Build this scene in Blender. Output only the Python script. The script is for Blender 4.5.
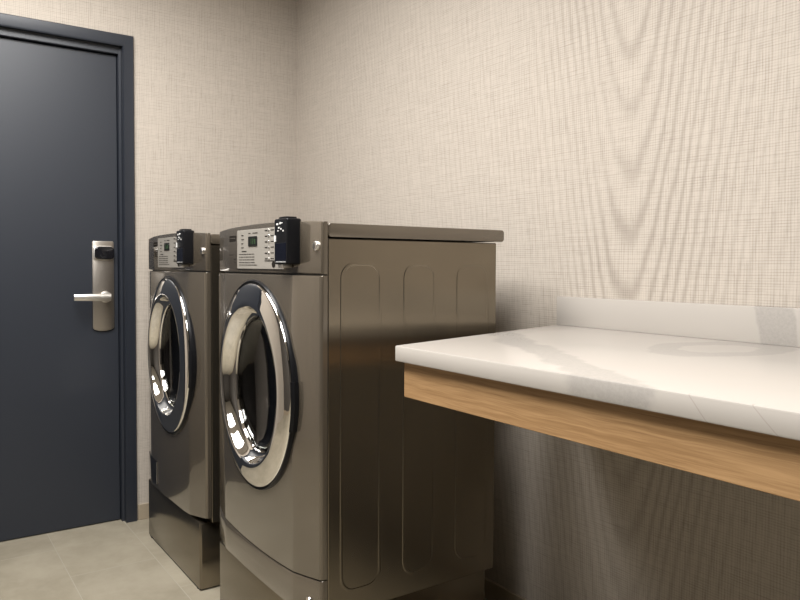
import bpy, bmesh, math, random
from mathutils import Vector, Matrix

for o in list(bpy.data.objects):
    bpy.data.objects.remove(o, do_unlink=True)
S = bpy.context.scene
COL = S.collection
PI = math.pi

# ------------------------------------------------------------------ camera
cam = bpy.data.cameras.new('camera')
cam.sensor_width = 36.0
cam.lens = 722.92 / 800 * 36.0
cam.shift_y = -9.85 / 800
cam.clip_start = 0.02
cam_ob = bpy.data.objects.new('camera', cam)
COL.objects.link(cam_ob)
r_ = Vector((0.82360593, -0.56714447, 0.00451908))
u_ = Vector((0.01551721, 0.03049751, 0.99941439))
f_ = Vector((0.56695016, 0.82305349, -0.03391843))
m = Matrix((r_, u_, -f_)).transposed().to_4x4()
m.translation = Vector((-1.61166632, -3.23515261, 1.12))
cam_ob.matrix_world = m
S.camera = cam_ob

# ------------------------------------------------------------------ world, lights, exposure
W = bpy.data.worlds.new('world')
S.world = W
W.use_nodes = True
W.node_tree.nodes['Background'].inputs[0].default_value = (1.0, 0.93, 0.85, 1)
W.node_tree.nodes['Background'].inputs[1].default_value = 0.01

S.view_settings.view_transform = 'Standard'
S.view_settings.look = 'None'
S.view_settings.gamma = 1
S.view_settings.use_curve_mapping = False
S.view_settings.exposure = 0.0

CEIL = 2.55
def area(name, loc, sx, sy, power, col=(1.0, 0.987, 0.968)):
    l = bpy.data.lights.new(name, 'AREA')
    l.shape = 'RECTANGLE'
    l.size, l.size_y = sx, sy
    l.energy = power
    l.color = col
    l.spread = math.radians(178)
    o = bpy.data.objects.new(name, l)
    o.location = loc
    COL.objects.link(o)
    return o
LIGHTS = [(-1.60, -2.60, 62), (-1.45, -1.15, 62)]
for i, (lx, ly, p) in enumerate(LIGHTS):
    area('ceiling_lamp', (lx, ly, CEIL - 0.03), 0.96, 0.96, p)

# ------------------------------------------------------------------ node expression helper
class N:
    def __init__(s, nt, sock): s.nt, s.s = nt, sock
    def _op(s, op, *a):
        n = s.nt.nodes.new('ShaderNodeMath'); n.operation = op
        for i, v in enumerate((s,) + a):
            if isinstance(v, N): s.nt.links.new(v.s, n.inputs[i])
            else: n.inputs[i].default_value = v
        return N(s.nt, n.outputs[0])
    def __add__(s, o): return s._op('ADD', o)
    __radd__ = __add__
    def __sub__(s, o): return s._op('SUBTRACT', o)
    def __rsub__(s, o): return (s * -1.0) + o
    def __mul__(s, o): return s._op('MULTIPLY', o)
    __rmul__ = __mul__
    def __truediv__(s, o): return s._op('DIVIDE', o)
    def abs(s): return s._op('ABSOLUTE')
    def sqrt(s): return s._op('SQRT')
    def sin(s): return s._op('SINE')
    def min(s, o): return s._op('MINIMUM', o)
    def max(s, o): return s._op('MAXIMUM', o)
    def pow(s, o): return s._op('POWER', o)
    def lt(s, o): return s._op('LESS_THAN', o)
    def gt(s, o): return s._op('GREATER_THAN', o)
    def clamp(s): return s.max(0.0).min(1.0)
    def band(s, a, b):
        n = s.nt.nodes.new('ShaderNodeMapRange'); n.interpolation_type = 'SMOOTHSTEP'
        s.nt.links.new(s.s, n.inputs[0])
        n.inputs[1].default_value, n.inputs[2].default_value = a, b
        n.inputs[3].default_value, n.inputs[4].default_value = 0, 1
        return N(s.nt, n.outputs[0])

def new_mat(name):
    mt = bpy.data.materials.new(name)
    mt.use_nodes = True
    nt = mt.node_tree
    return mt, nt, nt.nodes['Principled BSDF']
def position(nt):
    g = nt.nodes.new('ShaderNodeNewGeometry')
    x = nt.nodes.new('ShaderNodeSeparateXYZ')
    nt.links.new(g.outputs['Position'], x.inputs[0])
    return [N(nt, x.outputs[i]) for i in range(3)]
def local_position(nt):
    g = nt.nodes.new('ShaderNodeTexCoord')
    x = nt.nodes.new('ShaderNodeSeparateXYZ')
    nt.links.new(g.outputs['Object'], x.inputs[0])
    return [N(nt, x.outputs[i]) for i in range(3)]
def vec(nt, a, b, c):
    n = nt.nodes.new('ShaderNodeCombineXYZ')
    for i, v in enumerate((a, b, c)):
        if isinstance(v, N): nt.links.new(v.s, n.inputs[i])
        else: n.inputs[i].default_value = v
    return n.outputs[0]
def noise(nt, v, scale, detail=2, rough=0.5, dist=0):
    n = nt.nodes.new('ShaderNodeTexNoise')
    nt.links.new(v, n.inputs['Vector'])
    n.inputs['Scale'].default_value = scale
    n.inputs['Detail'].default_value = detail
    n.inputs['Roughness'].default_value = rough
    n.inputs['Distortion'].default_value = dist
    return N(nt, n.outputs[0])
def mix(nt, fac, a, b):
    n = nt.nodes.new('ShaderNodeMix'); n.data_type = 'RGBA'
    if isinstance(fac, N): nt.links.new(fac.s, n.inputs[0])
    else: n.inputs[0].default_value = fac
    for i, v in ((6, a), (7, b)):
        if isinstance(v, tuple): n.inputs[i].default_value = v + (1,)
        else: nt.links.new(v, n.inputs[i])
    return n.outputs[2]
def lin(r, g, b):
    f = lambda c: (c / 255 / 12.92) if c / 255 <= 0.04045 else ((c / 255 + 0.055) / 1.055) ** 2.4
    return (f(r), f(g), f(b))
def set_bump(nt, b, h, strength, dist):
    n = nt.nodes.new('ShaderNodeBump')
    n.inputs['Strength'].default_value = strength
    n.inputs['Distance'].default_value = dist
    nt.links.new(h.s, n.inputs['Height'])
    nt.links.new(n.outputs[0], b.inputs['Normal'])

# ------------------------------------------------------------------ materials
def flat(name, col, rough=0.5, metal=0.0, coat=0.0, coat_rough=0.05, var=0.0, vscale=40, ior=1.5):
    mt, nt, b = new_mat(name)
    x, y, z = local_position(nt)
    v = noise(nt, vec(nt, x, y, z), vscale, 3)
    k = (v - 0.5) * var + 1.0
    c = mix(nt, ((v - 0.5) * var + 0.5).clamp(), tuple(0.8 * q for q in col), tuple(min(1, 1.2 * q) for q in col))
    nt.links.new(c, b.inputs['Base Color'])
    b.inputs['Roughness'].default_value = rough
    b.inputs['Metallic'].default_value = metal
    b.inputs['Coat Weight'].default_value = coat
    b.inputs['Coat Roughness'].default_value = coat_rough
    b.inputs['IOR'].default_value = ior
    return mt

def wallpaper(name, axis, grain):
    mt, nt, b = new_mat(name)
    x, y, z = position(nt)
    h = y if axis == 'y' else x
    warp = noise(nt, vec(nt, h, z, 0.0), 9.0, 2)
    v1 = noise(nt, vec(nt, h * 270.0 + warp * 1.5, z * 14.0, 3.0), 1.0, 2, 0.6)
    v2 = noise(nt, vec(nt, h * 14.0, z * 270.0 + warp * 1.5, 7.0), 1.0, 2, 0.6)
    fine = noise(nt, vec(nt, h * 420.0, z * 60.0, 5.0), 1.0, 1)
    tv = ((h * (2 * PI / 0.0072) + (noise(nt, vec(nt, h * 9.0, z * 2.5, 11.0), 1.0, 2) - 0.5) * 9.0).sin() * 0.5 + 0.5).pow(2.0) * noise(nt, vec(nt, h * 160.0, z * 8.0, 13.0), 1.0, 1).band(0.2, 0.7)
    th = ((z * (2 * PI / 0.0064) + (noise(nt, vec(nt, h * 2.5, z * 9.0, 15.0), 1.0, 2) - 0.5) * 9.0).sin() * 0.5 + 0.5).pow(2.0) * noise(nt, vec(nt, h * 8.0, z * 160.0, 17.0), 1.0, 1).band(0.2, 0.7)
    thr = (tv * 0.45 + th * 0.45 + (v1.band(0.52, 0.70) * 0.55 + v2.band(0.54, 0.72) * 0.55 + fine.band(0.5, 0.75) * 0.25) * 0.45).clamp()
    col = mix(nt, thr * WP_THREAD, lin(*WP_BASE), lin(*WP_DARK))
    if grain:
        d = h + 1.978
        wob = noise(nt, vec(nt, h * 6.0, z * 1.2, 1.0), 1.0, 3)
        dd = (d + (wob - 0.5) * 0.05)
        ff = (dd * dd * 38.0 + 0.25).sqrt()
        ph = (z - ff + (noise(nt, vec(nt, h * 14.0, z * 3.0, 9.0), 1.0, 2) - 0.5) * 0.10) * (2 * PI / 0.165)
        s = (ph.sin() * 0.5 + 0.5).pow(2.2)
        fall = 1.0 - d.abs().band(0.10, 0.42) * 0.72
        patch = noise(nt, vec(nt, h * 2.0, z * 1.5, 4.0), 1.0, 2).band(0.25, 0.6)
        col = mix(nt, (s * fall * (patch * 0.6 + 0.4) * WP_GRAIN).clamp(), col, lin(*WP_DARK))
    nt.links.new(col, b.inputs['Base Color'])
    b.inputs['Roughness'].default_value = 0.75
    b.inputs['Specular IOR Level'].default_value = 0.25
    set_bump(nt, b, thr, 0.25, 0.0012)
    return mt
WP_BASE, WP_DARK, WP_THREAD, WP_GRAIN = (188, 179, 168), (110, 100, 90), 0.60, 0.36
M = {}
M['paper_right'] = wallpaper('woven_wallpaper_grain', 'y', True)
M['paper_far'] = wallpaper('woven_wallpaper', 'x', False)

def floor_tile():
    mt, nt, b = new_mat('floor_tile')
    x, y, z = position(nt)
    cl = noise(nt, vec(nt, x, y, 0.0), 4.0, 6, 0.62, 0.4)
    cl2 = noise(nt, vec(nt, x, y, 2.0), 22.0, 4, 0.6)
    br = nt.nodes.new('ShaderNodeTexBrick')
    nt.links.new(vec(nt, y + 0.465 + 6.0, x + 0.832 + 6.0, 0.0), br.inputs['Vector'])
    br.inputs['Scale'].default_value = 1.0
    br.inputs['Brick Width'].default_value = 0.6
    br.inputs['Row Height'].default_value = 0.3
    br.inputs['Mortar Size'].default_value = 0.0022
    br.inputs['Mortar Smooth'].default_value = 0.3
    br.inputs['Color1'].default_value = (0.94, 0.94, 0.94, 1)
    br.inputs['Color2'].default_value = (1.04, 1.04, 1.04, 1)
    br.offset = 0.5
    g = N(nt, br.outputs['Fac'])
    t = (cl * 0.75 + cl2 * 0.25)
    c = mix(nt, t.band(0.3, 0.7), lin(136, 128, 111), lin(156, 148, 131))
    mm = nt.nodes.new('ShaderNodeMix'); mm.data_type = 'RGBA'; mm.blend_type = 'MULTIPLY'
    mm.inputs[0].default_value = 1.0
    nt.links.new(c, mm.inputs[6]); nt.links.new(br.outputs['Color'], mm.inputs[7])
    c2 = mix(nt, g, mm.outputs[2], lin(157, 150, 135))
    nt.links.new(c2, b.inputs['Base Color'])
    b.inputs['Roughness'].default_value = 0.5
    set_bump(nt, b, g * -1.0, 0.2, 0.001)
    return mt
M['floor'] = floor_tile()

def base_tile():
    mt, nt, b = new_mat('baseboard_tile')
    x, y, z = position(nt)
    n = noise(nt, vec(nt, x * 20.0, y * 20.0, z * 20.0), 1.0, 3)
    nt.links.new(mix(nt, n, lin(150, 137, 117), lin(168, 155, 136)), b.inputs['Base Color'])
    b.inputs['Roughness'].default_value = 0.5
    return mt
M['base'] = base_tile()
M['dark_wall'] = flat('bounce_cut_wall_tone', lin(70, 66, 62), 0.8, var=0.05)  # guessed dark tone for the unseen walls, chosen to cut bounce light
M['ceiling'] = flat('ceiling_paint', lin(222, 218, 213), 0.9, var=0.05)

def quartz():
    mt, nt, b = new_mat('white_quartz')
    x, y, z = position(nt)
    n1 = noise(nt, vec(nt, x, y, z), 7.0, 4, 0.6) - 0.5
    n2 = noise(nt, vec(nt, x + 5.0, y, z), 34.0, 3) - 0.5
    n3 = noise(nt, vec(nt, x, y, z), 160.0, 3, 0.7)
    w = n1 * 0.10 + n2 * 0.02
    # broad grey vein running off the front edge
    ax, ay, bx, by = -0.36, -1.88, -0.735, -2.515
    L = math.hypot(bx - ax, by - ay)
    px, py = -(by - ay) / L, (bx - ax) / L
    dist = ((x - ax) * px + (y - ay) * py + w).abs()
    v1 = (1.0 - dist.band(0.030, 0.052)) * y.lt(-1.80) * x.gt(-0.9)
    # ring shaped vein near the wall
    ex = (x + 0.19) / 1.55
    ey = y + 2.36
    rr = (ex * ex + ey * ey).sqrt() + w * 0.8
    v2 = rr.band(0.052, 0.062) * (1.0 - rr.band(0.112, 0.124)) * x.lt(-0.021)
    # patch on the upstand
    s = (y + 2.40 - (z - 0.95) * 0.2 + w * 0.3).abs()
    v3 = (1.0 - s.band(0.040, 0.048)) * x.gt(-0.0215) * z.gt(0.948)
    # hairline veins on the front edge
    c1 = 1.0 - (y + 2.656 + (0.944 - z) * 0.85 + n2 * 0.004).abs().band(0.0006, 0.0016)
    c2 = 1.0 - (y + 2.743 + (0.947 - z) * 1.0 + n2 * 0.004).abs().band(0.0006, 0.0016)
    hair = c1.max(c2) * x.lt(-0.728)
    m_ = (v1.max(v2 * 0.75).max(v3) * (n3.band(0.2, 0.75) * 0.5 + 0.5)).clamp()
    cloud = noise(nt, vec(nt, x, y, z), 3.0, 3).band(0.45, 0.7)
    base = mix(nt, cloud * 0.35, lin(174, 168, 161), lin(167, 161, 154))
    c = mix(nt, m_ * 0.75, base, lin(147, 143, 138))
    c = mix(nt, hair * 0.5, c, lin(150, 142, 134))
    nt.links.new(c, b.inputs['Base Color'])
    b.inputs['Roughness'].default_value = 0.22
    return mt
M['quartz'] = quartz()

def oak():
    mt, nt, b = new_mat('oak_veneer')
    x, y, z = position(nt)
    wv = noise(nt, vec(nt, x, y * 1.5, z * 6.0), 3.0, 3)
    g = noise(nt, vec(nt, x * 30.0, y * 5.0, z * 170.0 + wv * 4.0), 1.0, 5, 0.65)
    p = noise(nt, vec(nt, x * 60.0, y * 9.0, z * 420.0), 1.0, 2)
    c = mix(nt, g.band(0.3, 0.72), lin(140, 107, 70), lin(172, 137, 96))
    c = mix(nt, p.band(0.6, 0.75) * 0.35, c, lin(104, 72, 42))
    nt.links.new(c, b.inputs['Base Color'])
    b.inputs['Roughness'].default_value = 0.5
    return mt
M['oak'] = oak()

M['door'] = flat('navy_door_paint', lin(37, 41, 49), 0.42, var=0.05, vscale=200)
M['frame'] = flat('navy_frame_paint', lin(35, 39, 47), 0.38, var=0.05, vscale=200)
M['nickel'] = flat('satin_nickel', (0.78, 0.75, 0.71), 0.34, 1.0, var=0.1, vscale=90)
M['lock_plate'] = flat('brushed_plate', (0.42, 0.385, 0.345), 0.38, 1.0, var=0.2, vscale=90)
M['black'] = flat('black_plastic', (0.008, 0.008, 0.009), 0.3, var=0.2, ior=1.25)
M['black_gloss'] = flat('glossy_black', (0.008, 0.008, 0.010), 0.08, var=0.2)
M['rubber'] = flat('dark_rubber', (0.015, 0.014, 0.013), 0.6, var=0.3)

def paint(name, col, metal, rough, coat):
    mt, nt, b = new_mat(name)
    x, y, z = local_position(nt)
    sp = noise(nt, vec(nt, x, y, z), 900.0, 1)
    c = mix(nt, sp, tuple(0.92 * q for q in col), tuple(1.08 * q for q in col))
    nt.links.new(c, b.inputs['Base Color'])
    b.inputs['Metallic'].default_value = metal
    b.inputs['Roughness'].default_value = rough
    b.inputs['Coat Weight'].default_value = coat
    b.inputs['Coat Roughness'].default_value = 0.06
    return mt
M['paint'] = paint('graphite_metallic_paint', (0.140, 0.116, 0.087), 0.52, 0.26, 1.0)
M['side'] = paint('graphite_sheet_metal', (0.225, 0.195, 0.150), 0.92, 0.19, 0.0)
M['chrome'] = flat('chrome', (0.80, 0.78, 0.75), 0.035, 1.0)
M['drum'] = flat('drum_steel', (0.42, 0.40, 0.38), 0.25, 1.0, var=0.3)
def glass():
    mt, nt, b = new_mat('door_glass')
    x, y, z = local_position(nt)
    n = noise(nt, vec(nt, x, y, z), 3.0, 1)
    nt.links.new(mix(nt, n, (0.34, 0.33, 0.32), (0.38, 0.37, 0.355)), b.inputs['Base Color'])
    b.inputs['Transmission Weight'].default_value = 1.0
    b.inputs['Roughness'].default_value = 0.02
    b.inputs['IOR'].default_value = 1.5
    return mt
M['glass'] = glass()
M['label'] = flat('silver_label', lin(152, 147, 139), 0.45, 0.1, var=0.05)
M['print'] = flat('dark_print', lin(40, 37, 34), 0.9, ior=1.1)
M['badge'] = flat('badge_grey', lin(96, 90, 82), 0.6)
M['white'] = flat('white_print', lin(225, 225, 222), 0.5)
M['screen'] = flat('reader_screen', lin(16, 18, 27), 0.12)
M['display'] = flat('display_window', lin(10, 13, 10), 0.5)
M['digit'] = flat('display_digit', lin(58, 92, 54), 0.5)
def emit():
    mt, nt, b = new_mat('lamp_diffuser')
    x, y, z = local_position(nt)
    n = noise(nt, vec(nt, x, y, z), 3.0, 1)
    nt.links.new(mix(nt, n, (1.0, 0.94, 0.88), (1.0, 0.95, 0.89)), b.inputs['Emission Color'])
    b.inputs['Emission Strength'].default_value = 3.0
    return mt
M['emit'] = emit()
M['white_metal'] = flat('white_fixture', lin(230, 228, 222), 0.4)

# ------------------------------------------------------------------ mesh helpers
def obj(name, bm, mat, parent=None, angle=35, recalc=True):
    if recalc: bmesh.ops.recalc_face_normals(bm, faces=bm.faces)
    me = bpy.data.meshes.new(name)
    bm.to_mesh(me); bm.free()
    for mt in (mat if isinstance(mat, (list, tuple)) else [mat]):
        me.materials.append(mt)
    for p in me.polygons: p.use_smooth = True
    me.set_sharp_from_angle(angle=math.radians(angle))
    o = bpy.data.objects.new(name, me)
    COL.objects.link(o)
    if parent: o.parent = parent
    return o
def tag(o, label, cat, group=None):
    o['label'] = label; o['category'] = cat
    if group: o['group'] = group
    return o
def empty(name, loc, label, cat, group=None):
    o = bpy.data.objects.new(name, None); COL.objects.link(o)
    o.location = loc; o.empty_display_size = 0.1
    return tag(o, label, cat, group)
def struct(o):
    o['kind'] = 'structure'; return o
def box(bm, x0, x1, y0, y1, z0, z1, bev=0.0, seg=2):
    t = bmesh.new()
    vs = [t.verts.new((x, y, z)) for x in (x0, x1) for y in (y0, y1) for z in (z0, z1)]
    for f in ((0, 1, 3, 2), (4, 6, 7, 5), (0, 4, 5, 1), (2, 3, 7, 6), (0, 2, 6, 4), (1, 5, 7, 3)):
        t.faces.new([vs[i] for i in f])
    bmesh.ops.recalc_face_normals(t, faces=t.faces)
    if bev: bmesh.ops.bevel(t, geom=list(t.edges), offset=bev, segments=seg, profile=0.5, affect='EDGES')
    merge(bm, t)
def merge(bm, t):
    me = bpy.data.meshes.new('tmp'); t.to_mesh(me); t.free()
    bm.from_mesh(me); bpy.data.meshes.remove(me)
def prism(bm, pts, axis, a0, a1, bev=0.0, seg=2):
    """closed outline pts (2d) extruded along axis from a0 to a1; bevels the rim of both ends"""
    t = bmesh.new()
    def P(p, a):
        return {'x': (a, p[0], p[1]), 'y': (p[0], a, p[1]), 'z': (p[0], p[1], a)}[axis]
    A = [t.verts.new(P(p, a0)) for p in pts]; B = [t.verts.new(P(p, a1)) for p in pts]
    n = len(pts)
    fa = t.faces.new(A); fb = t.faces.new(B[::-1])
    for i in range(n): t.faces.new((A[i], A[(i + 1) % n], B[(i + 1) % n], B[i]))
    bmesh.ops.recalc_face_normals(t, faces=t.faces)
    if bev:
        ed = list(set(list(fa.edges) + list(fb.edges)))
        bmesh.ops.bevel(t, geom=ed, offset=bev, segments=seg, profile=0.5, affect='EDGES')
    merge(bm, t)
def rrect(u0, u1, v0, v1, r, n=6):
    pts = []
    for cx, cy, a in ((u1 - r, v1 - r, 0), (u0 + r, v1 - r, 90), (u0 + r, v0 + r, 180), (u1 - r, v0 + r, 270)):
        for k in range(n + 1):
            t = math.radians(a + 90 * k / n)
            pts.append((cx + r * math.cos(t), cy + r * math.sin(t)))
    return pts
YSQ, YOFF, ZSQ = 0.90, 0.0, 1.026
def lathe_x(bm, prof, cy, cz, a0=0, a1=360, n=96, closed=False):
    """prof: (r, x) revolved about the x axis through (cy, cz); angle 0 = -y (towards the counter), 90 = up"""
    full = abs(a1 - a0) >= 360
    cols = []
    cnt = n if full else n + 1
    for k in range(cnt):
        t = math.radians(a0 + (a1 - a0) * k / n)
        row = []
        for r, x in prof:
            row.append(bm.verts.new((x, cy + YOFF - YSQ * r * math.cos(t), cz + ZSQ * r * math.sin(t))))
        cols.append(row)
    m_ = len(prof)
    for k in range(n):
        A, B = cols[k], cols[(k + 1) % cnt]
        for i in range(m_ - 1 if not closed else m_):
            j = (i + 1) % m_
            bm.faces.new((A[i], B[i], B[j], A[j]))
    if not full and closed:
        bm.faces.new(cols[0][::-1]); bm.faces.new(cols[-1])
    bmesh.ops.remove_doubles(bm, verts=bm.verts, dist=1e-6)
def boolean_cut(o, cutter_bm):
    me = bpy.data.meshes.new('cut'); bmesh.ops.recalc_face_normals(cutter_bm, faces=cutter_bm.faces)
    cutter_bm.to_mesh(me); cutter_bm.free()
    c = bpy.data.objects.new('cut', me); COL.objects.link(c); c.parent = o.parent
    md = o.modifiers.new('b', 'BOOLEAN'); md.object = c; md.operation = 'DIFFERENCE'; md.solver = 'EXACT'
    bpy.context.view_layer.update()
    dg = bpy.context.evaluated_depsgraph_get()
    new = bpy.data.meshes.new_from_object(o.evaluated_get(dg))
    o.modifiers.clear()
    old = o.data; o.data = new; bpy.data.meshes.remove(old)
    bpy.data.objects.remove(c); bpy.data.meshes.remove(me)
    for p in new.polygons: p.use_smooth = True
    new.set_sharp_from_angle(angle=math.radians(35))
    return o
def cyl_bm(cy, cz, r, x0, x1, n=96):
    b = bmesh.new()
    prism(b, [(cy + YOFF + YSQ * r * math.cos(2 * PI * k / n), cz + ZSQ * r * math.sin(2 * PI * k / n)) for k in range(n)], 'x', x0, x1)
    return b

# ------------------------------------------------------------------ the room
XL, YB = -3.2, -5.0
DX1, DX0 = -0.825, -1.760          # door opening
DZ = 2.050
b = bmesh.new(); box(b, XL - 0.1, 0.1, YB - 0.1, 0.14, -0.1, 0.0)
struct(obj('floor', b, M['floor']))
b = bmesh.new(); box(b, XL - 0.1, 0.1, YB - 0.1, 0.14, CEIL, CEIL + 0.1)
struct(obj('ceiling', b, M['ceiling']))
b = bmesh.new(); box(b, 0.0, 0.1, YB - 0.1, 0.14, 0.0, CEIL)
struct(obj('wall_right', b, M['paper_right']))
b = bmesh.new()
box(b, DX1, 0.0, 0.0, 0.14, 0.0, CEIL)
box(b, XL, DX0, 0.0, 0.14, 0.0, CEIL)
box(b, DX0, DX1, 0.0, 0.14, DZ, CEIL)
struct(obj('wall_far', b, M['paper_far']))
b = bmesh.new(); box(b, XL - 0.1, XL, YB - 0.1, 0.14, 0.0, CEIL)
struct(obj('wall_left', b, M['dark_wall']))
b = bmesh.new(); box(b, XL, 0.0, YB - 0.1, YB, 0.0, CEIL)
struct(obj('wall_back', b, M['dark_wall']))
# baseboards
b = bmesh.new(); box(b, -0.776, 0.0, -0.010, 0.0, 0.0, 0.068, 0.0015, 1)
struct(obj('baseboard_far', b, M['base']))
b = bmesh.new(); box(b, -0.010, 0.0, YB, -0.010, 0.0, 0.068, 0.0015, 1)
struct(obj('baseboard_right', b, M['base']))
b = bmesh.new(); box(b, XL, XL + 0.010, YB, 0.0, 0.0, 0.068, 0.0015, 1)
struct(obj('baseboard_left', b, M['base']))

# door frame: profile (offset from opening edge, y) swept round the opening
def frame_bm():
    prof = [(-0.013, 0.135), (-0.013, 0.018), (-0.012, 0.016), (-0.003, 0.015), (-0.002, 0.013), (-0.002, -0.012), (0.001, -0.016),
            (0.041, -0.016), (0.044, -0.013), (0.044, -0.0005), (-0.002, -0.0005)]
    bm = bmesh.new()
    path = [(DX1, 0, 1, 0), (DX1, DZ, 1, 1), (DX0, DZ, -1, 1), (DX0, 0, -1, 0)]
    rows = []
    for px, pz, sx, sz in path:
        rows.append([bm.verts.new((px + sx * o, y, pz + sz * (o * 2.6 if o < 0 else o))) for o, y in prof[:-1]])
    for A, B in zip(rows, rows[1:]):
        for i in range(len(A) - 1):
            bm.faces.new((A[i], A[i + 1], B[i + 1], B[i]))
    return bm
fo = struct(obj('trim_1', frame_bm(), M['frame'], recalc=True))

YF = 0.038
door = struct(obj('door_1', (lambda bm: (box(bm, DX0 + 0.016, DX1 - 0.016, YF, YF + 0.045, 0.004, DZ - 0.037, 0.0015, 1), bm)[1])(bmesh.new()), M['door']))
# lock: plate, reader, lever
pl = bmesh.new()
pts = [(-0.949, 0.85), (-0.949, 1.213), (-0.944, 1.219), (-0.866, 1.219), (-0.861, 1.213), (-0.861, 0.85)]
pts += [(-0.905 + 0.044 * math.cos(t), 0.850 - 0.016 * math.sin(t)) for t in [PI * k / 12 for k in range(1, 12)]]
prism(pl, pts, 'y', YF - 0.009, YF + 0.001, 0.003, 2)
plate = obj('lock_plate', pl, M['lock_plate'], door); plate['label'] = 'brushed metal lock plate'
pb = bmesh.new()
prism(pb, rrect(-0.946, -0.866, 1.136, 1.199, 0.012), 'y', YF - 0.013, YF - 0.008, 0.002)
bz = obj('reader_bezel', pb, M['nickel'], plate)
pb = bmesh.new()
prism(pb, rrect(-0.941, -0.863, 1.141, 1.195, 0.016), 'y', YF - 0.026, YF - 0.012, 0.005, 3)
box(pb, -0.904, -0.900, YF - 0.0265, YF - 0.0255, 1.172, 1.175)
rd = obj('key_card_reader', pb, M['black_gloss'], plate); rd['label'] = 'black key card reader'
lv = bmesh.new()
def ycyl(bm, cx, cz, r, y0, y1, bev=0.0, n=40):
    prism(bm, [(cx + r * math.cos(2 * PI * k / n), cz + r * math.sin(2 * PI * k / n)) for k in range(n)], 'y', y0, y1, bev)
ycyl(lv, -0.897, 0.980, 0.024, YF - 0.018, YF - 0.008, 0.003)
ycyl(lv, -0.897, 0.980, 0.012, YF - 0.062, YF - 0.016, 0.002)
arm = []
prev = None
for k in range(11):
    t = k / 10
    cx = -0.886 - 0.145 * t; yy = YF - 0.058 - 0.004 * math.sin(t * PI); hh = 0.0165 - 0.003 * t; th = 0.008 - 0.0015 * t
    ring = [lv.verts.new((cx, yy + th * math.cos(a) , 0.980 + 0.002 * t + hh * math.sin(a))) for a in [2 * PI * j / 14 for j in range(14)]]
    if prev:
        for j in range(14): lv.faces.new((prev[j], prev[(j + 1) % 14], ring[(j + 1) % 14], ring[j]))
    else: lv.faces.new(ring[::-1])
    prev = ring
lv.faces.new(prev)
le = obj('door_handle', lv, M['nickel'], door); le['label'] = 'satin nickel lever handle'
for q in (plate, bz, rd, le):
    q.data.transform(Matrix.Translation((0.002, 0, 0)))

# ceiling lights (where the room's light comes from)
for i, (lx, ly, p) in enumerate(LIGHTS):
    e = empty('ceiling_light', (lx, ly, CEIL), ('square white ceiling light panel in front of the washers', 'square white ceiling light panel above the counter aisle')[i], 'ceiling light', 'ceiling lights')
    b = bmesh.new()
    box(b, -0.54, 0.54, -0.54, -0.51, -0.022, 0.0); box(b, -0.54, 0.54, 0.51, 0.54, -0.022, 0.0)
    box(b, -0.54, -0.51, -0.51, 0.51, -0.022, 0.0); box(b, 0.51, 0.54, -0.51, 0.51, -0.022, 0.0)
    obj('frame', b, M['white_metal'], e)
    b = bmesh.new(); box(b, -0.51, 0.51, -0.51, 0.51, -0.012, 0.0)
    obj('diffuser', b, M['emit'], e)

# ------------------------------------------------------------------ counter
ct = empty('folding_counter', (-0.36, -3.0, 0.83), 'long white grey-veined stone counter on an oak apron, fixed to the wall', 'counter')
def cl(pts): return [(x + 0.36, y + 3.0) for x, y in pts]
YE = YB + 0.005
XW = -0.001
b = bmesh.new()
prism(b, cl([(-0.735, -1.946), (XW, -1.7360), (XW, YE), (-0.735, YE)]), 'z', 0.913 - 0.83, 0.9474 - 0.83, 0.003, 2)
obj('countertop', b, M['quartz'], ct)
b = bmesh.new()
box(b, -0.02 + 0.36, XW + 0.36, YE + 3.0, -1.7405 + 3.0, 0.9474 - 0.83, 1.0313 - 0.83, 0.0015, 2)
obj('backsplash', b, M['quartz'], ct)
b = bmesh.new()
def yend(x): return -1.959 + (x + 0.72) * (0.21 / 0.735)
prism(b, cl([(-0.720, -1.959), (-0.700, yend(-0.70)), (-0.700, YE), (-0.720, YE)]), 'z', 0.836 - 0.83, 0.913 - 0.83, 0.001, 1)
ap = obj('apron', b, M['oak'], ct)
b = bmesh.new()
prism(b, cl([(-0.700, yend(-0.70)), (XW, yend(0.0)), (XW, yend(0.0) - 0.02), (-0.700, yend(-0.70) - 0.02)]), 'z', 0.836 - 0.83, 0.913 - 0.83, 0.001, 1)
ap = obj('end_apron', b, M['oak'], ct)

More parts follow.
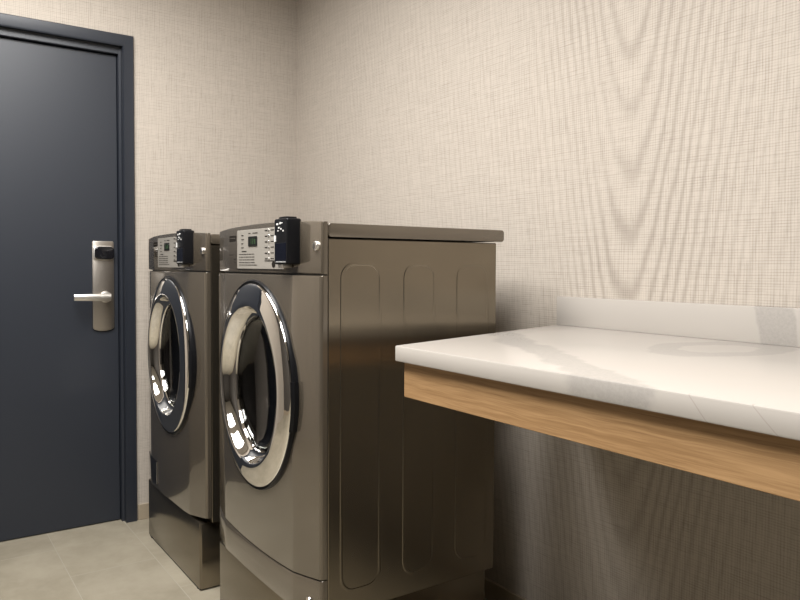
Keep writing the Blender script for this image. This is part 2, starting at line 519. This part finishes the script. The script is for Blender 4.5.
# ------------------------------------------------------------------ laundry machines
HW = 0.345
CZ = 0.785
DEP = 0.589
def plan(Y):
    a = abs(Y)
    if a <= 0.236: return -0.004 * (1 - (a / 0.236) ** 2)
    if a <= 0.337: return 0.020 * (a - 0.236) / (0.337 - 0.236)
    t = min(1.0, (a - 0.337) / (HW - 0.337))
    return 0.020 + 0.009 * (1 - math.sqrt(max(0, 1 - t * t)))
YS = [-HW, -0.3447, -0.344, -0.342, -0.340, -0.337, -0.30, -0.28, -0.26, -0.238, -0.234]
YS = YS + [-0.234 + 0.468 * k / 24 for k in range(1, 24)] + [-y for y in YS[::-1]]
def shell(zlo, zhi, off=0.0, e=0.003, back=0.0395, ys=None, k=1.0):
    """front panel following the bowed plan; zlo/zhi are functions of Y"""
    bm = bmesh.new()
    cols = []
    for Y in (ys or YS):
        x = plan(Y) * k + off
        lo, hi = zlo(Y), zhi(Y)
        bk = max(back, x + 0.001)
        front = [(x + e, lo), (x + e * 0.3, lo + e * 0.3), (x, lo + e), (x, hi - e), (x + e * 0.3, hi - e * 0.3), (x + e, hi)]
        row = [bm.verts.new((bk, Y, lo))] + [bm.verts.new((min(a, bk), Y, z)) for a, z in front] + [bm.verts.new((bk, Y, hi))]
        cols.append(row)
    for A, B in zip(cols, cols[1:]):
        for i in range(len(A)):
            j = (i + 1) % len(A)
            bm.faces.new((A[i], A[j], B[j], B[i]))
    bm.faces.new(cols[0]); bm.faces.new(cols[-1][::-1])
    bmesh.ops.remove_doubles(bm, verts=bm.verts, dist=1e-7)
    return bm

def machine(yc, label, kind):
    global YOFF
    YOFF = 0.0 if kind == 'washer' else -0.028
    o8 = 0.0
    root = empty('washing_machine', (-0.797 + o8, yc, 0.0), label, 'washing machine', 'brown front-loading laundry machines')
    # pedestal
    b = bmesh.new()
    prism(b, rrect(0.010 - o8, DEP - o8, -0.312, 0.318, 0.008, 4), 'z', 0.005, 0.236, 0.004, 2)
    ped = obj('pedestal', b, M['side'], root)
    for sx in (0.03, DEP - 0.05):
        for sy in (-0.28, 0.28):
            b = bmesh.new()
            prism(b, [(sx + 0.02 * math.cos(2 * PI * k / 20), sy + 0.02 * math.sin(2 * PI * k / 20)) for k in range(20)], 'z', 0.0, 0.0055)
            obj('foot', b, M['rubber'], root)
    b = bmesh.new(); box(b, 0.012, DEP - 0.02, -0.30, 0.30, 0.001, 0.0055)
    obj('toe_kick', b, M['rubber'], root)
    # cabinet with pressed side panels
    b = bmesh.new()
    box(b, 0.041 - o8, DEP - o8, -HW, HW, 0.243, 1.1855, 0.002, 1)
    cab = obj('cabinet', b, M['side'], root)
    boolean_cut(cab, cyl_bm(0, CZ, 0.226, -0.05, 0.40))
    b = bmesh.new(); b.from_mesh(cab.data)
    for x0, x1 in ((0.074 - o8, 0.198 - o8), (0.264 - o8, 0.372 - o8), (0.442 - o8, 0.562 - o8)):
        for s in (-1, 1):
            o1, i1 = rrect(x0, x1, 0.293, 1.129, 0.042, 8), rrect(x0 + 0.010, x1 - 0.010, 0.303, 1.119, 0.034, 8)
            lev = [(o1, 0.0), (rrect(x0 + 0.003, x1 - 0.003, 0.296, 1.126, 0.039, 8), 0.0009), (rrect(x0 + 0.007, x1 - 0.007, 0.300, 1.122, 0.036, 8), 0.0009), (i1, 0.0003)]
            rows = [[b.verts.new((p[0], s * (HW + h - 0.0002), p[1])) for p in pts] for pts, h in lev]
            n = len(o1)
            for A, B in zip(rows, rows[1:]):
                for i in range(n):
                    q = (A[i], A[(i + 1) % n], B[(i + 1) % n], B[i])
                    b.faces.new(q if s > 0 else q[::-1])
            b.faces.new(rows[-1] if s > 0 else rows[-1][::-1])
    b.to_mesh(cab.data); b.free()
    for p in cab.data.polygons: p.use_smooth = True
    cab.data.set_sharp_from_angle(angle=math.radians(4))
    # lid
    b = bmesh.new()
    prism(b, rrect(0.0405 - o8, 0.617 - o8, 1.189, 1.2235, 0.009, 5)[:], 'y', -0.347, 0.347, 0.003, 2)
    obj('top_panel', b, M['paint'], root)
    # control panel
    top = lambda Y: 1.2265 + 0.010 * (1 - (Y / HW) ** 2)
    cp = obj('control_panel', shell(lambda Y: 1.0985, top, 0.014, 0.004, k=0.5), M['paint'], root)
    # main front panel
    if kind == 'washer':
        low = lambda Y: 0.326 + 0.018 * (abs(Y) / HW) ** 2.2
        lp = obj('service_panel', shell(lambda Y: 0.2395, lambda Y: low(Y) - 0.003), M['paint'], root)
    else:
        low = lambda Y: 0.2395 + 0.004 * max(0, min(1, (-Y + 0.05) / 0.1)) + 0.014 * max(0, (-Y - 0.17) / 0.161) ** 1.5
    fp = obj('front_panel', shell(low, lambda Y: 1.0945), M['paint'], root)
    boolean_cut(fp, cyl_bm(0, CZ, 0.232, -0.1, 0.1))
    # drum seen through the window
    b = bmesh.new()
    lathe_x(b, [(0.224, 0.045), (0.222, 0.07), (0.222, 0.36), (0.200, 0.375), (0.06, 0.385), (0.0, 0.385)], 0, CZ, n=72)
    for k in range(3):
        a = math.radians(90 + 120 * k)
        cy, cz = -0.2 * math.cos(a), CZ + 0.2 * math.sin(a)
        t = bmesh.new(); box(t, 0.10, 0.34, -0.02, 0.02, -0.03, 0.03, 0.012, 3)
        bmesh.ops.rotate(t, verts=t.verts, cent=(0, 0, 0), matrix=Matrix.Rotation(-(a - PI / 2), 3, 'X'))
        bmesh.ops.translate(t, verts=t.verts, vec=(0, cy, cz)); merge(b, t)
    obj('drum', b, M['drum'], root, recalc=False)
    # door
    before = set(bpy.data.objects)
    b = bmesh.new()
    lathe_x(b, [(0.232, 0.004), (0.289, 0.004), (0.2895, -0.004), (0.2865, -0.007), (0.286, -0.014), (0.283, -0.018), (0.274, -0.015), (0.232, -0.01)], 0, CZ, closed=True)
    dr = obj('door', b, M['black'], root)
    b = bmesh.new()
    prof = [(0.268, -0.006), (0.2765, -0.0175), (0.2755, -0.0205), (0.273, -0.022), (0.268, -0.0242), (0.25, -0.0288), (0.232, -0.0328),
            (0.222, -0.035), (0.2165, -0.0348), (0.213, -0.032), (0.2105, -0.026), (0.207, -0.017), (0.200, -0.005), (0.194, 0.001), (0.189, 0.002), (0.187, 0.008), (0.20, 0.022), (0.222, 0.02), (0.226, -0.006)]
    lathe_x(b, prof, 0, CZ, n=128, closed=True)
    rg = obj('door_ring', b, M['chrome'], dr, angle=50); rg['label'] = 'polished chrome door ring'
    b = bmesh.new()
    out = [(0.1885 * math.sin(t), 0.006 + 0.060 * (math.cos(t) - 0.0)) for t in [PI / 2 * k / 16 for k in range(16, -1, -1)]]
    inn = [(0.1835 * math.sin(t), 0.006 + 0.055 * math.cos(t)) for t in [PI / 2 * k / 16 for k in range(0, 17)]]
    gp = [(r, x) for r, x in out] + [(r, x) for r, x in inn]
    lathe_x(b, gp[::-1], 0, CZ, n=96, closed=True)
    gl = obj('door_glass', b, M['glass'], dr); gl['label'] = 'dark glass door window'
    # handle on the side of the ring
    b = bmesh.new()
    lathe_x(b, [(0.2872, -0.004), (0.292, -0.004), (0.293, -0.016), (0.287, -0.024), (0.2815, -0.022), (0.281, -0.017)], 0, CZ, -17, 8, n=24, closed=True)
    obj('door_handle', b, M['black'], dr)
    for q in set(bpy.data.objects) - before:
        q.data.transform(Matrix.Translation((0.007, 0, 0)))
    # label sheet with its printing
    before = set(bpy.data.objects)
    xs = -0.0058
    b = bmesh.new()
    prism(b, rrect(-0.150, 0.171, 1.109, 1.2215, 0.003, 3), 'x', xs, 0.0, 0.0006, 1)
    lab = obj('label_sheet', b, M['label'], root); lab['label'] = 'silver instruction panel'
    rnd = random.Random(7)
    def bar(b, y0, y1, z, h): box(b, xs - 0.0006, xs + 0.0002, y0, y1, z, z + h)
    b = bmesh.new()
    for k, z in enumerate((1.150, 1.142, 1.134, 1.126, 1.119)):
        y = 0.155
        while y > 0.045:
            w = rnd.uniform(0.008, 0.028); bar(b, max(y - w, 0.02), y, z, 0.0018); y -= w + 0.004
    bar(b, 0.10, 0.135, 1.158, 0.0026)
    obj('instruction_print', b, M['print'], lab)
    marks = [(0.138 - w, 0.138, z) for z, w in ((1.205, 0.016), (1.193, 0.020), (1.181, 0.014), (1.169, 0.018))]
    for y0, y1, z in marks + [(0.07, 0.085, 1.2095), (0.02, 0.055, 1.2095)]:
        b = bmesh.new(); bar(b, y0, y1, z, 0.0022)
        obj('printed_word', b, M['print'], lab)
    for k in range(6):
        z = 1.213 - k * 0.0155
        b = bmesh.new(); bar(b, -0.046, -0.030, z, 0.003)
        obj('button_legend', b, M['print'], lab)
        b = bmesh.new(); bar(b, -0.088, -0.068, z + 0.001, 0.0022)
        obj('button_legend', b, M['print'], lab)
        b = bmesh.new()
        prism(b, [(-0.056 + 0.0042 * math.cos(2 * PI * j / 16), z + 0.0015 + 0.0042 * math.sin(2 * PI * j / 16)) for j in range(16)], 'x', xs - 0.0016, xs, 0.0006, 1)
        obj('button', b, M['nickel'], lab)
    b = bmesh.new()
    bar(b, -0.103, -0.028, 1.1305, 0.0022)
    obj('rule', b, M['print'], lab)
    b = bmesh.new()
    prism(b, [(-0.086 + 0.011 * math.cos(2 * PI * k / 24), 1.1215 + 0.0085 * math.sin(2 * PI * k / 24)) for k in range(24)], 'x', xs - 0.0006, xs + 0.0002)
    obj('round_icon', b, M['print'], lab)
    b = bmesh.new()
    prism(b, rrect(0.022, 0.085, 1.173, 1.2015, 0.003, 3), 'x', xs - 0.0016, xs + 0.004, 0.0005, 1)
    dsp = obj('display', b, M['display'], root); dsp['label'] = 'dark display window'
    def seven(y, z, segs):
        b = bmesh.new()
        w, h, t = 0.006, 0.0075, 0.0014
        for sg in segs:
            a = {'a': (y, y + w, z + 2 * h - t, z + 2 * h), 'g': (y, y + w, z + h - t / 2, z + h + t / 2), 'd': (y, y + w, z, z + t),
                 'f': (y + w - t, y + w, z + h, z + 2 * h), 'e': (y + w - t, y + w, z, z + h), 'b': (y, y + t, z + h, z + 2 * h), 'c': (y, y + t, z, z + h)}[sg]
            box(b, xs - 0.0020, xs - 0.0012, *a)
        obj('display_digit', b, M['digit'], dsp)
    for q, sg in enumerate(('bc', 'abged', 'abcdef')): seven(0.062 - q * 0.014, 1.1795, sg)
    # badge and fine markings left of the label
    b = bmesh.new()
    prism(b, rrect(0.186, 0.242, 1.1900, 1.2085, 0.002, 3), 'x', -0.0025, 0.004, 0.0006, 1)
    bd = obj('badge', b, M['print'], root)
    b = bmesh.new()
    for y0, y1 in ((0.226, 0.236), (0.210, 0.222), (0.194, 0.206)): box(b, -0.0031, -0.002, y0, y1, 1.1993, 1.2008)
    obj('badge_mark', b, M['badge'], bd)
    b = bmesh.new(); box(b, -0.0022, 0.006, 0.186, 0.243, 1.1495, 1.1506)
    obj('panel_line', b, M['print'], cp)
    b = bmesh.new()
    box(b, -0.0026, 0.006, 0.188, 0.204, 1.135, 1.137); box(b, -0.0026, 0.006, 0.190, 0.200, 1.127, 1.129)
    obj('panel_print', b, M['print'], cp)
    b = bmesh.new(); box(b, 0.0006, 0.010, 0.262, 0.268, 1.192, 1.204)
    obj('panel_icon', b, M['print'], cp)
    # card reader
    b = bmesh.new()
    prism(b, rrect(-0.232, -0.155, 1.1215, 1.2385, 0.006, 4), 'x', -0.036, 0.004, 0.004, 3)
    prism(b, rrect(-0.215, -0.170, 1.236, 1.2435, 0.003, 3), 'x', -0.030, 0.0, 0.002, 2)
    cr = obj('card_reader', b, M['black'], root); cr['label'] = 'black payment card reader'
    b = bmesh.new()
    box(b, -0.0367, -0.0355, -0.226, -0.162, 1.130, 1.176, 0.0004, 1)
    obj('reader_screen', b, M['screen'], cr)
    for y0, y1, z0, z1 in ((-0.180, -0.170, 1.222, 1.227), (-0.196, -0.188, 1.224, 1.229), (-0.206, -0.198, 1.226, 1.228), (-0.188, -0.180, 1.213, 1.217), (-0.200, -0.194, 1.210, 1.214), (-0.182, -0.176, 1.206, 1.209), (-0.212, -0.207, 1.205, 1.209)) + ((-0.224, -0.166, 1.1275, 1.1287),):
        b = bmesh.new(); box(b, -0.0368, -0.0355, y0, y1, z0, z1)
        obj('reader_mark', b, M['white'], cr)
    b = bmesh.new(); box(b, -0.0372, -0.0355, -0.166, -0.157, 1.180, 1.196)
    obj('reader_sticker', b, M['white'], cr)
    b = bmesh.new()
    box(b, -0.030, -0.004, -0.196, -0.165, 1.113, 1.1225, 0.002, 2)
    obj('mounting_bracket', b, M['nickel'], cr)
    # key lock on the right shoulder of the panel
    b = bmesh.new()
    prism(b, [(-0.310 + 0.0115 * math.cos(2 * PI * k / 28), 1.167 + 0.0115 * math.sin(2 * PI * k / 28)) for k in range(28)], 'x', -0.001, 0.012, 0.002, 2)
    kl = obj('key_lock', b, M['nickel'], root)
    b = bmesh.new(); box(b, -0.0016, 0.002, -0.3112, -0.3088, 1.161, 1.173)
    obj('keyway', b, M['black'], kl)
    for q in set(bpy.data.objects) - before:
        q.data.transform(Matrix.Translation((0.0155, -0.013, 0)))
    if kind == 'dryer':
        b = shell(lambda Y: 0.252, lambda Y: 0.350, -0.0012, 0.003, ys=[0.145 + 0.172 * k / 12 for k in range(13)])
        fl = obj('access_cover', b, M['black_gloss'], root); fl['label'] = 'black access cover low on the front'
        b = bmesh.new(); box(b, -0.0044, 0.0, 0.147, 0.150, 0.258, 0.344)
        obj('cover_edge', b, M['nickel'], fl)
    else:
        b = bmesh.new()
        prism(b, [(-0.300 + 0.009 * math.cos(2 * PI * k / 24), 0.281 + 0.009 * math.sin(2 * PI * k / 24)) for k in range(24)], 'x', 0.008, 0.022, 0.002, 2)
        obj('panel_lock', b, M['chrome'], lp)
    return root

machine(-1.339, 'brown front-loading laundry machine standing nearest the white counter, curved seam across its lower front', 'washer')
machine(-0.528, 'brown front-loading laundry machine next to the navy door, black cover low on its front', 'dryer')
